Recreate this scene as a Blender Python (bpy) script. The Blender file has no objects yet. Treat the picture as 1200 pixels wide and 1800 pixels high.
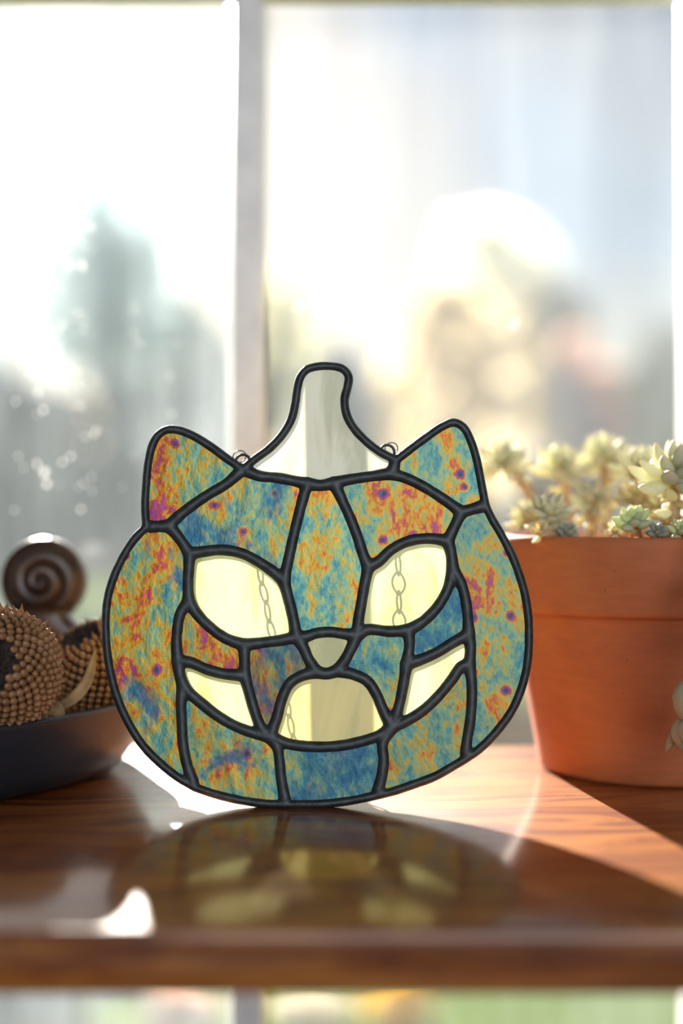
import bpy, bmesh, math, random
import numpy as np
from mathutils import Vector, Matrix, Quaternion, noise as mnoise
from mathutils.geometry import tessellate_polygon

random.seed(7)
R = math.radians
sc = bpy.context.scene
C = sc.collection
HC = 0.103            # camera height above the shelf top
FPX = 2500.0          # 50 mm lens on a 24 mm wide frame of 1200 px

# ------------------------------------------------------------------ camera
cd = bpy.data.cameras.new('camera')
cam = bpy.data.objects.new('camera', cd); C.objects.link(cam)
cam.location = (0, 0, HC); cam.rotation_euler = (R(90), 0, 0)
cd.sensor_fit = 'HORIZONTAL'; cd.sensor_width = 24.0; cd.lens = 50.0
cd.clip_start = 0.02; cd.clip_end = 400
cd.dof.use_dof = True; cd.dof.focus_distance = 0.503; cd.dof.aperture_fstop = 2.8
sc.camera = cam

# ------------------------------------------------------------------ light
SUN_EL, SUN_AZ = 19.2, 13.6           # elevation; azimuth left of the view direction (+Y)
sun_vec = Vector((-math.sin(R(SUN_AZ)) * math.cos(R(SUN_EL)), math.cos(R(SUN_AZ)) * math.cos(R(SUN_EL)), math.sin(R(SUN_EL))))
sd = bpy.data.lights.new('sun', 'SUN'); sd.energy = 31.0; sd.angle = R(0.6); sd.color = (1.0, 0.93, 0.82)
so = bpy.data.objects.new('sun', sd); C.objects.link(so)
so.rotation_euler = sun_vec.to_track_quat('Z', 'Y').to_euler()
so.location = sun_vec * 30

w = bpy.data.worlds.new('sky'); sc.world = w; w.use_nodes = True
nt = w.node_tree; nt.nodes.clear()
def wn(t, **k):
    n = nt.nodes.new(t)
    for a, b in k.items(): setattr(n, a, b)
    return n
out = wn('ShaderNodeOutputWorld'); bg = wn('ShaderNodeBackground'); bg.inputs[1].default_value = 0.052
sky = wn('ShaderNodeTexSky', sky_type='NISHITA', sun_disc=False, sun_elevation=R(SUN_EL), sun_rotation=R(-SUN_AZ), air_density=1.0, dust_density=1.2, ozone_density=2.0)
tc = wn('ShaderNodeTexCoord'); nz = wn('ShaderNodeTexNoise'); nz.inputs['Scale'].default_value = 3.0; nz.inputs['Detail'].default_value = 5
rp = wn('ShaderNodeValToRGB'); rp.color_ramp.elements[0].position = 0.46; rp.color_ramp.elements[1].position = 0.68
rp.color_ramp.elements[1].color = (0.8, 0.8, 0.8, 1)
mx = wn('ShaderNodeMixRGB'); mx.inputs[2].default_value = (7.6, 11.8, 17.0, 1)
L = nt.links.new
L(tc.outputs['Generated'], nz.inputs['Vector']); L(nz.outputs[0], rp.inputs[0]); L(rp.outputs[0], mx.inputs[0])
L(sky.outputs[0], mx.inputs[1]); L(mx.outputs[0], bg.inputs[0]); L(bg.outputs[0], out.inputs[0])

# added fill light well behind the camera, brightens faces turned to the room
ad = bpy.data.lights.new('room_fill_light', 'AREA'); ad.shape = 'RECTANGLE'; ad.size = 1.7; ad.size_y = 1.4; ad.energy = 30.0; ad.color = (.93, .97, 1.0)
ao = bpy.data.objects.new('room_fill_light', ad); C.objects.link(ao); ao.location = (.5, -2.1, .55)
ao.rotation_euler = (Vector((.5, -2.1, .55)) - Vector((0, .5, 0))).to_track_quat('Z', 'Y').to_euler()
sc.view_settings.view_transform = 'Standard'; sc.view_settings.look = 'None'
sc.view_settings.gamma = 1.0; sc.view_settings.use_curve_mapping = False
sc.view_settings.exposure = 0.0
sc.cycles.max_bounces = 10; sc.cycles.transparent_max_bounces = 16
sc.cycles.sample_clamp_indirect = 6.0
sc.cycles.caustics_reflective = False; sc.cycles.caustics_refractive = False

# ------------------------------------------------------------------ helpers
def P(px, py, d):
    """point seen at that place of the picture when it stands d metres ahead"""
    return Vector(((px - 600) / FPX * d, d, HC - (py - 900) / FPX * d))

def link(name, me, mat=None, parent=None, smooth=True):
    o = bpy.data.objects.new(name, me); C.objects.link(o)
    if mat is not None and len(me.materials) == 0: me.materials.append(mat)
    if smooth: me.polygons.foreach_set('use_smooth', [True] * len(me.polygons))
    if parent: o.parent = parent
    return o

def mesh(verts, faces, name='m'):
    me = bpy.data.meshes.new(name); me.from_pydata([tuple(v) for v in verts], [], faces); me.update(); return me

def tag(o, label=None, cat=None, group=None, kind=None):
    if label: o['label'] = label
    if cat: o['category'] = cat
    if group: o['group'] = group
    if kind: o['kind'] = kind
    return o

def empty(name, loc=(0, 0, 0), rot=(0, 0, 0)):
    o = bpy.data.objects.new(name, None); C.objects.link(o); o.location = loc; o.rotation_euler = rot
    o.empty_display_size = 0.01
    return o

def bm_mesh(bm):
    me = bpy.data.meshes.new('m'); bmesh.ops.recalc_face_normals(bm, faces=bm.faces); bm.to_mesh(me); bm.free(); return me

def box(bm, x0, x1, y0, y1, z0, z1, bev=0.0, seg=2):
    g = bmesh.ops.create_cube(bm, size=1.0)['verts']
    for v in g:
        v.co = Vector((x0 + (v.co.x + .5) * (x1 - x0), y0 + (v.co.y + .5) * (y1 - y0), z0 + (v.co.z + .5) * (z1 - z0)))
    if bev > 0:
        es = list({e for v in g for e in v.link_edges})
        bmesh.ops.bevel(bm, geom=es, offset=bev, segments=seg, affect='EDGES', profile=.5)

def boxmesh(*a, **k):
    bm = bmesh.new(); box(bm, *a, **k); return bm_mesh(bm)

def lathe(prof, n=64, wob=None):
    vs, fs = [], []
    m = len(prof)
    for i in range(n):
        a = 2 * math.pi * i / n
        for j, (r, z) in enumerate(prof):
            if wob: r, z = wob(a, r, z, j)
            vs.append((r * math.cos(a), r * math.sin(a), z))
    for i in range(n):
        k = (i + 1) % n
        for j in range(m - 1):
            fs.append((i * m + j, k * m + j, k * m + j + 1, i * m + j + 1))
    return mesh(vs, fs)

def tube(pts, rad, n=10, closed=False, sx=1.0):
    """tube along pts; rad is a number or a list"""
    pts = [Vector(p) for p in pts]; N = len(pts)
    rr = rad if hasattr(rad, '__len__') else [rad] * N
    vs, fs = [], []
    t0 = (pts[1] - pts[0]).normalized()
    up = t0.orthogonal().normalized()
    for i, p in enumerate(pts):
        if closed: t = (pts[(i + 1) % N] - pts[i - 1]).normalized()
        else: t = (pts[min(i + 1, N - 1)] - pts[max(i - 1, 0)]).normalized()
        up = (up - t * up.dot(t)); up = up.normalized() if up.length > 1e-9 else t.orthogonal().normalized()
        b = t.cross(up)
        for k in range(n):
            a = 2 * math.pi * k / n
            vs.append(p + (up * math.cos(a) + b * math.sin(a) * sx) * rr[i])
    for i in range(N if closed else N - 1):
        j = (i + 1) % N
        for k in range(n):
            l = (k + 1) % n
            fs.append((i * n + k, i * n + l, j * n + l, j * n + k))
    if not closed:
        fs.append(tuple(range(n - 1, -1, -1))); fs.append(tuple((N - 1) * n + k for k in range(n)))
    return vs, fs

def tubemesh(*a, **k):
    v, f = tube(*a, **k); return mesh(v, f)

def catmull(pts, step, closed=False):
    """resample a smooth curve through 2-D or 3-D points"""
    pts = [np.array(p, float) for p in pts]; n = len(pts); outp = []
    rng = range(n if closed else n - 1)
    for i in rng:
        p1, p2 = pts[i], pts[(i + 1) % n]
        p0 = pts[i - 1] if (closed or i > 0) else 2 * p1 - p2
        p3 = pts[(i + 2) % n] if (closed or i + 2 < n) else 2 * p2 - p1
        d1 = max(np.linalg.norm(p1 - p0), 1e-9) ** .5; d2 = max(np.linalg.norm(p2 - p1), 1e-9) ** .5; d3 = max(np.linalg.norm(p3 - p2), 1e-9) ** .5
        m1 = ((p1 - p0) / d1 - (p2 - p0) / (d1 + d2) + (p2 - p1) / d2) * d2
        m2 = ((p2 - p1) / d2 - (p3 - p1) / (d2 + d3) + (p3 - p2) / d3) * d2
        k = max(2, int(np.linalg.norm(p2 - p1) / step))
        for j in range(k):
            t = j / k; t2 = t * t; t3 = t2 * t
            outp.append((2 * t3 - 3 * t2 + 1) * p1 + (t3 - 2 * t2 + t) * m1 + (-2 * t3 + 3 * t2) * p2 + (t3 - t2) * m2)
    if not closed: outp.append(pts[-1])
    return outp

# ------------------------------------------------------------------ materials
class M:
    def __init__(s, name):
        s.m = bpy.data.materials.new(name); s.m.use_nodes = True; s.t = s.m.node_tree; s.t.nodes.clear()
        s.out = s.n('ShaderNodeOutputMaterial')
    def n(s, t, ins=None, **k):
        n = s.t.nodes.new(t)
        for a, b in k.items(): setattr(n, a, b)
        for a, b in (ins or {}).items():
            if isinstance(b, bpy.types.NodeSocket): s.t.links.new(b, n.inputs[a])
            else: n.inputs[a].default_value = b
        return n
    def l(s, a, b): s.t.links.new(a, b)
    def coords(s, scale=(1, 1, 1), rnd=0.0, rot=(0, 0, 0)):
        tc = s.n('ShaderNodeTexCoord'); mp = s.n('ShaderNodeMapping', {'Vector': tc.outputs['Object'], 'Scale': scale, 'Rotation': rot})
        if rnd:
            oi = s.n('ShaderNodeObjectInfo'); mu = s.n('ShaderNodeMath', {0: oi.outputs['Random'], 1: rnd}, operation='MULTIPLY')
            cb = s.n('ShaderNodeCombineXYZ', {0: mu.outputs[0], 1: mu.outputs[0], 2: mu.outputs[0]})
            s.l(cb.outputs[0], mp.inputs['Location'])
        return mp.outputs[0]
    def noise(s, vec, scale, detail=3, dist=0.0, rough=.5):
        return s.n('ShaderNodeTexNoise', {'Vector': vec, 'Scale': scale, 'Detail': detail, 'Distortion': dist, 'Roughness': rough}).outputs[0]
    def ramp(s, fac, stops, interp='LINEAR'):
        r = s.n('ShaderNodeValToRGB', {'Fac': fac}); cr = r.color_ramp; cr.interpolation = interp
        while len(cr.elements) < len(stops): cr.elements.new(.5)
        for e, (p, c) in zip(cr.elements, stops):
            e.position = p; e.color = (*c, 1) if len(c) == 3 else c
        return r.outputs[0]
    def bump(s, h, strength, dist=.001):
        return s.n('ShaderNodeBump', {'Height': h, 'Strength': strength, 'Distance': dist}).outputs[0]
    def mixc(s, f, a, b, bt='MIX'):
        n = s.n('ShaderNodeMixRGB', {0: f, 1: a, 2: b}, blend_type=bt); return n.outputs[0]
    def math(s, op, a, b=0.0):
        return s.n('ShaderNodeMath', {0: a, 1: b}, operation=op).outputs[0]
    def pbr(s, **k):
        return s.n('ShaderNodeBsdfPrincipled', {a.replace('_', ' '): b for a, b in k.items()}).outputs[0]
    def mix(s, f, a, b):
        return s.n('ShaderNodeMixShader', {0: f, 1: a, 2: b}).outputs[0]
    def fin(s, sh): s.l(sh, s.out.inputs[0]); return s.m

def simple(name, c, rough=.6, var=.15, scale=40, bump=0.0, metal=0.0, trans=0.0, coat=0.0, spec=.5):
    m = M(name); v = m.coords(rnd=37)
    n = m.noise(v, scale, 4)
    a = tuple(x * (1 - var) for x in c); b = tuple(min(1, x * (1 + var)) for x in c)
    col = m.ramp(n, [(.3, a), (.7, b)])
    kw = dict(Base_Color=col, Roughness=rough, Metallic=metal, Coat_Weight=coat, Specular_IOR_Level=spec)
    if bump: kw['Normal'] = m.bump(n, bump)
    p = m.pbr(**kw)
    if trans:
        tr = m.n('ShaderNodeBsdfTranslucent', {'Color': col}).outputs[0]
        p = m.mix(trans, p, tr)
    return m.fin(p)

# wood of the shelf: long grain along X, knots, satin varnish
def wood_material():
    m = M('varnished_red_wood')
    v = m.coords((2.0, 26.0, 26.0))
    warp = m.noise(m.coords((3, 9, 9)), 2.0, 3)
    vv = m.n('ShaderNodeVectorMath', {0: v, 1: m.n('ShaderNodeCombineXYZ', {1: m.math('MULTIPLY', warp, 2.2)}).outputs[0]}, operation='ADD').outputs[0]
    g1 = m.noise(vv, 3.0, 6, .6, .6)
    g2 = m.noise(m.coords((14, 420, 420)), 2.0, 4, .2)
    col = m.ramp(g1, [(.30, (.09, .020, .006)), (.47, (.26, .072, .014)), (.60, (.44, .160, .028)), (.72, (.14, .032, .008))])
    col = m.mixc(.35, col, m.ramp(g2, [(.3, (.45, .38, .33)), (.7, (1.25, 1.2, 1.15))]), 'MULTIPLY')
    vor = m.n('ShaderNodeTexVoronoi', {'Vector': m.coords((60, 130, 60)), 'Scale': 1.0, 'Randomness': 1.0})
    fleck = m.ramp(vor.outputs['Distance'], [(.06, (.35, .3, .28)), (.13, (1, 1, 1))])
    col = m.mixc(.8, col, fleck, 'MULTIPLY')
    rough = m.math('ADD', m.math('MULTIPLY', g2, .16), .40)
    bmp = m.bump(m.math('ADD', m.math('MULTIPLY', g2, .5), g1), .12, .0004)
    return m.fin(m.pbr(Base_Color=col, Roughness=rough, Normal=bmp, Specular_IOR_Level=.12, Coat_Weight=.85, Coat_Roughness=.15, Coat_IOR=1.6))

def iridescent(name, bias=0.0, blue=0.0, dark=1.0, scale=1.0, dots=1.0, seed=0.0):
    """opaque glass with a thin iridised skin: one film thickness field read through the order of film colours"""
    m = M(name)
    tc = m.n('ShaderNodeTexCoord')
    base = m.n('ShaderNodeMapping', {'Vector': tc.outputs['Object'], 'Location': (seed, seed * .37, seed * .71), 'Scale': (1, 1, .62)}).outputs[0]
    big = m.noise(base, 26 * scale, 2, .3)
    mid = m.noise(base, 125 * scale, 8, .45, .70)
    fine = m.noise(base, 520 * scale, 4, .3, .7)
    f = m.math('ADD', m.math('MULTIPLY', big, .42), m.math('MULTIPLY', mid, .95))
    f = m.math('ADD', f, m.math('MULTIPLY', m.math('SUBTRACT', fine, .5), .46))
    f = m.math('ADD', f, -.168 + bias)
    # bubbles: rings of thicker film
    sp_ = m.n('ShaderNodeSeparateXYZ', {0: base}); vv2 = m.n('ShaderNodeCombineXYZ', {0: sp_.outputs[0], 1: m.math('MULTIPLY', sp_.outputs[2], 1.6)}).outputs[0]
    vo = m.n('ShaderNodeTexVoronoi', {'Vector': vv2, 'Scale': 92.0, 'Randomness': 1.0}, voronoi_dimensions='2D')
    vr = m.n('ShaderNodeSeparateColor', {0: vo.outputs['Color']})
    ring = m.ramp(vo.outputs['Distance'], [(.0, (1, 1, 1)), (.10, (.75, .75, .75)), (.22, (0, 0, 0))])
    on = m.math('GREATER_THAN', vr.outputs[0], 1 - .30 * dots)
    spot = m.math('MULTIPLY', ring, on)
    f = m.math('ADD', f, m.math('MULTIPLY', spot, .26))
    col = m.ramp(f, [(.30, (.015, .16, .30)), (.41, (.09, .31, .31)), (.495, (.26, .44, .28)), (.545, (.44, .46, .15)),
                     (.595, (.72, .44, .06)), (.65, (.76, .23, .03)), (.70, (.52, .09, .10)), (.76, (.42, .08, .34)), (.85, (.10, .07, .20)), (.9, (.10, .2, .28))])
    bl = m.noise(base, 42, 4, .5, .7)
    bm_ = m.ramp(bl, [(.60 - .28 * blue, (0, 0, 0)), (.68 - .24 * blue, (1, 1, 1))]) if blue > 0 else None
    if bm_ is not None:
        deep = m.ramp(fine, [(.35, (.01, .09, .2)), (.62, (.02, .2, .36)), (.8, (.2, .4, .4))])
        col = m.mixc(m.math('MULTIPLY', bm_, .85), col, deep)
    core = m.math('MULTIPLY', m.ramp(vo.outputs['Distance'], [(.055, (1, 1, 1)), (.10, (0, 0, 0))]), on)
    col = m.mixc(m.math('MULTIPLY', core, .9), col, (.06, .06, .09, 1))
    dark *= .74; col = m.n('ShaderNodeHueSaturation', {'Saturation': 1.04, 'Color': col}).outputs[0]; col = m.mixc(1.0, col, (dark, dark, dark, 1), 'MULTIPLY')
    rel = m.math('ADD', m.noise(base, 150, 4, .3), m.math('MULTIPLY', fine, .25))
    nrm = m.bump(rel, .35, .0012)
    p = m.pbr(Base_Color=col, Roughness=.33, Metallic=.45, Normal=nrm, Specular_IOR_Level=.3, Coat_Weight=.12, Coat_Roughness=.2)
    tr = m.n('ShaderNodeBsdfTranslucent', {'Color': m.mixc(1.0, col, (.85, .8, .6, 1), 'MULTIPLY')}).outputs[0]
    return m.fin(m.mix(.16, p, tr))

def opal(name, c, seed=0.0, tr=.18, clear=.04, streak=.35):
    """wispy translucent art glass"""
    m = M(name)
    tc = m.n('ShaderNodeTexCoord')
    b = m.n('ShaderNodeMapping', {'Vector': tc.outputs['Object'], 'Location': (seed, 0, seed), 'Scale': (1.0, 1, .28), 'Rotation': (0, .25, 0)}).outputs[0]
    n = m.noise(b, 60, 4, .8)
    col = m.ramp(n, [(.36, tuple(x * (1 - streak) if i < 2 else x * (1 - streak * 1.5) for i, x in enumerate(c))), (.5, c), (.66, tuple(min(1, x * 1.1 + .04) for x in c))])
    nrm = m.bump(m.noise(b, 160, 3), .25, .0008)
    p = m.pbr(Base_Color=col, Roughness=.16, Normal=nrm, Coat_Weight=.5, Coat_Roughness=.1)
    t = m.n('ShaderNodeBsdfTranslucent', {'Color': m.mixc(1.0, col, (1, .98, .76, 1), 'MULTIPLY')}).outputs[0]; m.l(m.mixc(1.0, col, (1, .98, .84, 1) if 'cream' in name else (.92, .88, .22, 1), 'MULTIPLY'), p.node.inputs['Base Color'])
    q = m.mix(tr, p, t)
    return m.fin(m.mix(clear, q, m.n('ShaderNodeBsdfTransparent', {'Color': (*[min(1, x * 1.1) for x in c], 1)}).outputs[0]))

def pane_material(name, haze, streak):
    """old window glass with a film of dust that scatters the sun"""
    m = M(name)
    v = m.coords((14, 1, 1.6))
    a = m.noise(v, 3.0, 5, .3)
    b = m.noise(m.coords((3, 1, 3)), 2.2, 4)
    f = m.math('MULTIPLY', m.ramp(a, [(.3, (.55,) * 3), (.75, (1.5,) * 3)]), m.ramp(b, [(.3, (.6,) * 3), (.7, (1.3,) * 3)]))
    f = m.math('MULTIPLY', f, haze)
    t = m.n('ShaderNodeBsdfTranslucent', {'Color': (.84, .93, 1, 1)}).outputs[0]
    g = m.n('ShaderNodeBsdfGlossy', {'Color': (1, 1, 1, 1), 'Roughness': .04}).outputs[0]
    tp = m.n('ShaderNodeBsdfTransparent', {'Color': (.985, .99, .99, 1)}).outputs[0]
    return m.fin(m.mix(f, m.mix(.02, tp, g), t))

def terracotta():
    m = M('terracotta'); v = m.coords((1, 1, 1))
    a = m.noise(v, 22, 5, .4); b = m.noise(m.coords((30, 30, 160)), 3, 3); c = m.noise(v, 300, 3)
    col = m.ramp(a, [(.3, (.42, .105, .035)), (.55, (.50, .14, .045)), (.75, (.56, .18, .07))])
    col = m.mixc(.18, col, m.ramp(b, [(.35, (.6, .6, .6)), (.65, (1.15, 1.15, 1.15))]), 'MULTIPLY')
    lime = m.ramp(m.noise(m.coords((1, 1, 2.5)), 60, 5, .5, .7), [(.66, (0, 0, 0)), (.76, (1, 1, 1))])
    low = m.n('ShaderNodeMapRange', {0: m.n('ShaderNodeSeparateXYZ', {0: m.n('ShaderNodeTexCoord').outputs['Object']}).outputs[2], 1: .002, 2: .022, 3: .75, 4: .08}).outputs[0]
    col = m.mixc(m.math('MULTIPLY', lime, low), col, (.72, .62, .52, 1))
    pit = m.ramp(m.n('ShaderNodeTexVoronoi', {'Vector': v, 'Scale': 150.0}).outputs['Distance'], [(.05, (.35, .3, .28)), (.09, (1, 1, 1))])
    col = m.mixc(.45, col, pit, 'MULTIPLY')
    return m.fin(m.pbr(Base_Color=col, Roughness=.72, Normal=m.bump(m.math('ADD', m.math('MULTIPLY', c, .4), b), .18, .0006)))

def leaf_material(name, base, tip, yel=.35):
    m = M(name)
    z = m.n('ShaderNodeSeparateXYZ', {0: m.n('ShaderNodeTexCoord').outputs['Generated']}).outputs[2]
    oi = m.n('ShaderNodeObjectInfo').outputs['Random']
    col = m.ramp(z, [(0.0, tuple(x * y for x, y in zip(base, (1.15, 1.0, .55)))), (.35, base), (.82, base), (1.0, tip)])
    col = m.mixc(m.math('MULTIPLY', oi, yel), col, (.86, .80, .60, 1))
    n = m.noise(m.coords(rnd=9), 200, 3)
    p = m.pbr(Base_Color=col, Roughness=.5, Normal=m.bump(n, .1, .0005), Subsurface_Weight=0.0)
    t = m.n('ShaderNodeBsdfTranslucent', {'Color': m.mixc(1, col, (.92, .95, .86, 1), 'MULTIPLY')}).outputs[0]
    return m.fin(m.mix(.36, p, t))

MW = wood_material()
mat_lead = simple('black_patina_solder', (.055, .062, .066), .48, .3, 300, .15, metal=.55)
mat_wire = simple('dark_wire', (.05, .052, .055), .28, .2, 200, metal=.8)
mat_white = simple('old_white_paint', (.90, .89, .87), .38, .10, 60, .08, coat=.3)
mat_wall = simple('taupe_wall_paint', (.30, .27, .24), .8, .05, 20)
mat_floor = simple('dark_floor_wood', (.10, .06, .04), .5, .3, 8)

# ------------------------------------------------------------------ window, wall, floor (the setting)
GY = 0.668           # depth of the glass
WX0, WX1 = -0.52, 0.1630   # opening
WZ0, WZ1 = -0.55, 0.3495
def prism_x(prof, z0, z1):
    """vertical moulding: profile in (x, y), swept in z"""
    n = len(prof); vs = [(x, y, z0) for x, y in prof] + [(x, y, z1) for x, y in prof]
    fs = [tuple(range(n))[::-1], tuple(range(n, 2 * n))] + [(i, (i + 1) % n, n + (i + 1) % n, n + i) for i in range(n)]
    return mesh(vs, fs)
win = empty('window_1', (0, GY, 0)); tag(win, 'white painted wooden window behind the shelf', 'window', kind='structure')
# mullion: flat grey front, rounded glazing bead towards the left
prof = [(-.0500, -.010), (-.0374, -.010), (-.0370, -.0085), (-.0368, .030), (-.0557, .030)]
o = link('mullion', prism_x(prof, WZ0, WZ1), mat_white, win, smooth=False)
bv = o.modifiers.new('b', 'BEVEL'); bv.width = .0006; bv.segments = 2
o = link('top_rail', boxmesh(WX0, WX1, -.012, .02, WZ1 - .002, WZ1 + .045, bev=.0015), mat_white, win)
o = link('bottom_rail', boxmesh(WX0, WX1, -.012, .02, WZ0 - .05, WZ0, bev=.0015), mat_white, win)
prof = [(WX1 + .03, .02), (WX1 - .0005, .02), (WX1, .006)]
for i in range(7):
    a = math.pi * .5 * i / 6
    prof.append((WX1 + .0052 * math.sin(a), .001 - .009 * math.sin(a) if False else .004 - .012 * (1 - math.cos(a))))
prof += [(WX1 + .0056, -.02), (WX1 + .03, -.02)]
o = link('side_jamb', prism_x(prof, WZ0 - .05, WZ1 + .045), mat_white, win, smooth=False)
o = link('side_jamb', boxmesh(WX0 - .03, WX0, -.02, .02, WZ0 - .05, WZ1 + .045, bev=.0015), mat_white, win)
pl = link('pane', boxmesh(WX0, -.0505, .0065, .0095, WZ0, WZ1), pane_material('dusty_glass', .028, 1), win, smooth=False)
tag(pl, 'dusty left glass pane with dried water spots')
pr = link('pane', boxmesh(-.0405, WX1, .0065, .0095, WZ0, WZ1), pane_material('clearer_glass', .013, 1), win, smooth=False)
# dried water spots on the panes
mspot = M('dried_water_spot')
mspot = mspot.fin(mspot.mix(.6, mspot.pbr(Base_Color=(.9, .92, .95, 1), Roughness=.1, Transmission_Weight=0.0, Coat_Weight=1.0), mspot.n('ShaderNodeBsdfTranslucent', {'Color': (1, 1, 1, 1)}).outputs[0]))
rs = random.Random(3)
spots = [(141, 329, 1.2), (121, 466, 1.3), (144, 467, 1.3), (136, 383, .8), (161, 400, 1.1), (133, 421, .8), (52, 356, .7), (315, 518, 1.1), (523, 538, 1.2),
         (558, 548, .6), (903, 571, 1.3), (70, 635, .8), (70, 655, .8), (66, 690, .9), (136, 650, .9), (140, 680, .9), (76, 720, .9), (78, 830, 1.3), (82, 850, 1.1), (142, 895, .8), (124, 802, .7), (165, 762, .7), (110, 570, .7), (137, 550, .7)]
for s_ in range(50):
    col = rs.choice([66, 70, 138, 150, 110, 168, 300, 25, 230])
    spots.append((col + rs.gauss(0, 7), rs.uniform(300, 900), rs.uniform(.3, .7)))
bm = bmesh.new()
for (px, py, k) in spots:
    p = P(px, py, GY + .006)
    g = bmesh.ops.create_icosphere(bm, subdivisions=1, radius=.0011 * k)['verts']
    for v in g: v.co = Vector((v.co.x, v.co.y * .4, v.co.z * rs.uniform(1, 1.5))) + Vector((p.x, .0062, p.z))
o = link('water_spots', bm_mesh(bm), mspot, win); tag(o, kind='stuff')

bm = bmesh.new()
box(bm, WX1 + .03, 2.0, GY - .02, GY + .10, -.95, 1.6); box(bm, -2.4, WX0 - .03, GY - .02, GY + .10, -.95, 1.6)
box(bm, WX0 - .03, WX1 + .03, GY - .02, GY + .10, -.95, WZ0 - .05); box(bm, WX0 - .03, WX1 + .03, GY - .02, GY + .10, WZ1 + .66, 1.6)
o = link('wall_back', bm_mesh(bm), mat_wall, smooth=False); tag(o, 'taupe wall around the window', 'wall', kind='structure')
# the sash above the top rail, out of the picture
o = link('window_2', boxmesh(WX0 - .03, WX1 + .03, GY - .012, GY + .02, WZ1 + .62, WZ1 + .66, bev=.001), mat_white); tag(o, 'white head rail of the upper sash', 'window', kind='structure')
o = link('pane', boxmesh(WX0, WX1, .0065, .0095, WZ1 + .045, WZ1 + .62), pl.data.materials[0], o, smooth=False); o.location = (0, GY, 0)
o = link('ceiling', boxmesh(-2.4, 2.0, -2.2, GY + .1, 1.6, 1.65), mat_wall, smooth=False); tag(o, 'taupe ceiling above the window', 'ceiling', kind='structure')
o = link('wall_left', boxmesh(-2.45, -2.4, -2.2, GY + .1, -.95, 1.6), mat_wall, smooth=False); tag(o, 'taupe side wall left of the window', 'wall', kind='structure')
o = link('wall_right', boxmesh(2.0, 2.05, -2.2, GY + .1, -.95, 1.6), mat_wall, smooth=False); tag(o, 'taupe side wall right of the window', 'wall', kind='structure')
o = link('floor', boxmesh(-2.4, 2.0, -2.2, GY + .1, -1.0, -.95), mat_floor, smooth=False); tag(o, 'dark wooden room floor', 'floor', kind='structure')

# ------------------------------------------------------------------ shelf
SB, SF = 0.628, 0.350
sh = link('wooden_shelf', boxmesh(-.56, .42, SF, SB, -.0162, 0, bev=.0016, seg=3), MW); tag(sh, 'reddish brown varnished wooden shelf board across the window', 'shelf')

# ------------------------------------------------------------------ stained glass ornament
TH = R(5.0); D0 = .4957; TT = math.tan(TH)
def unp(px, py):
    b = -(py - 900) / FPX
    d = (D0 + HC * TT) / (1 - b * TT)
    z = HC + b * d
    return ((px - 600) / FPX * d, z / math.cos(TH))
OX = unp(560, 1415)[0]
N = dict(A=(258, 927), E=(297, 925), D=(427, 826), C=(696, 810), B=(852, 889), I=(810, 901), H=(687, 833), F=(540, 851), G=(587, 850), J=(499, 1021),
         K=(647, 996), Mn=(334, 974), P=(332, 1058), Q=(429, 1134), Nn=(521, 1120), R=(313, 1161), S=(322, 1205), T=(474, 1295), U=(430, 1187),
         V=(343, 1383), X=(627, 1117), Y=(556, 1181), Z=(592, 1179), W1=(502, 1413), W2=(661, 1397), AA=(688, 1278), AB=(786, 951), AF=(795, 1000),
         AC=(717, 1108), AD=(823, 1114), AE=(714, 1167), AG=(824, 1168), V2=(817, 1333))
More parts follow.
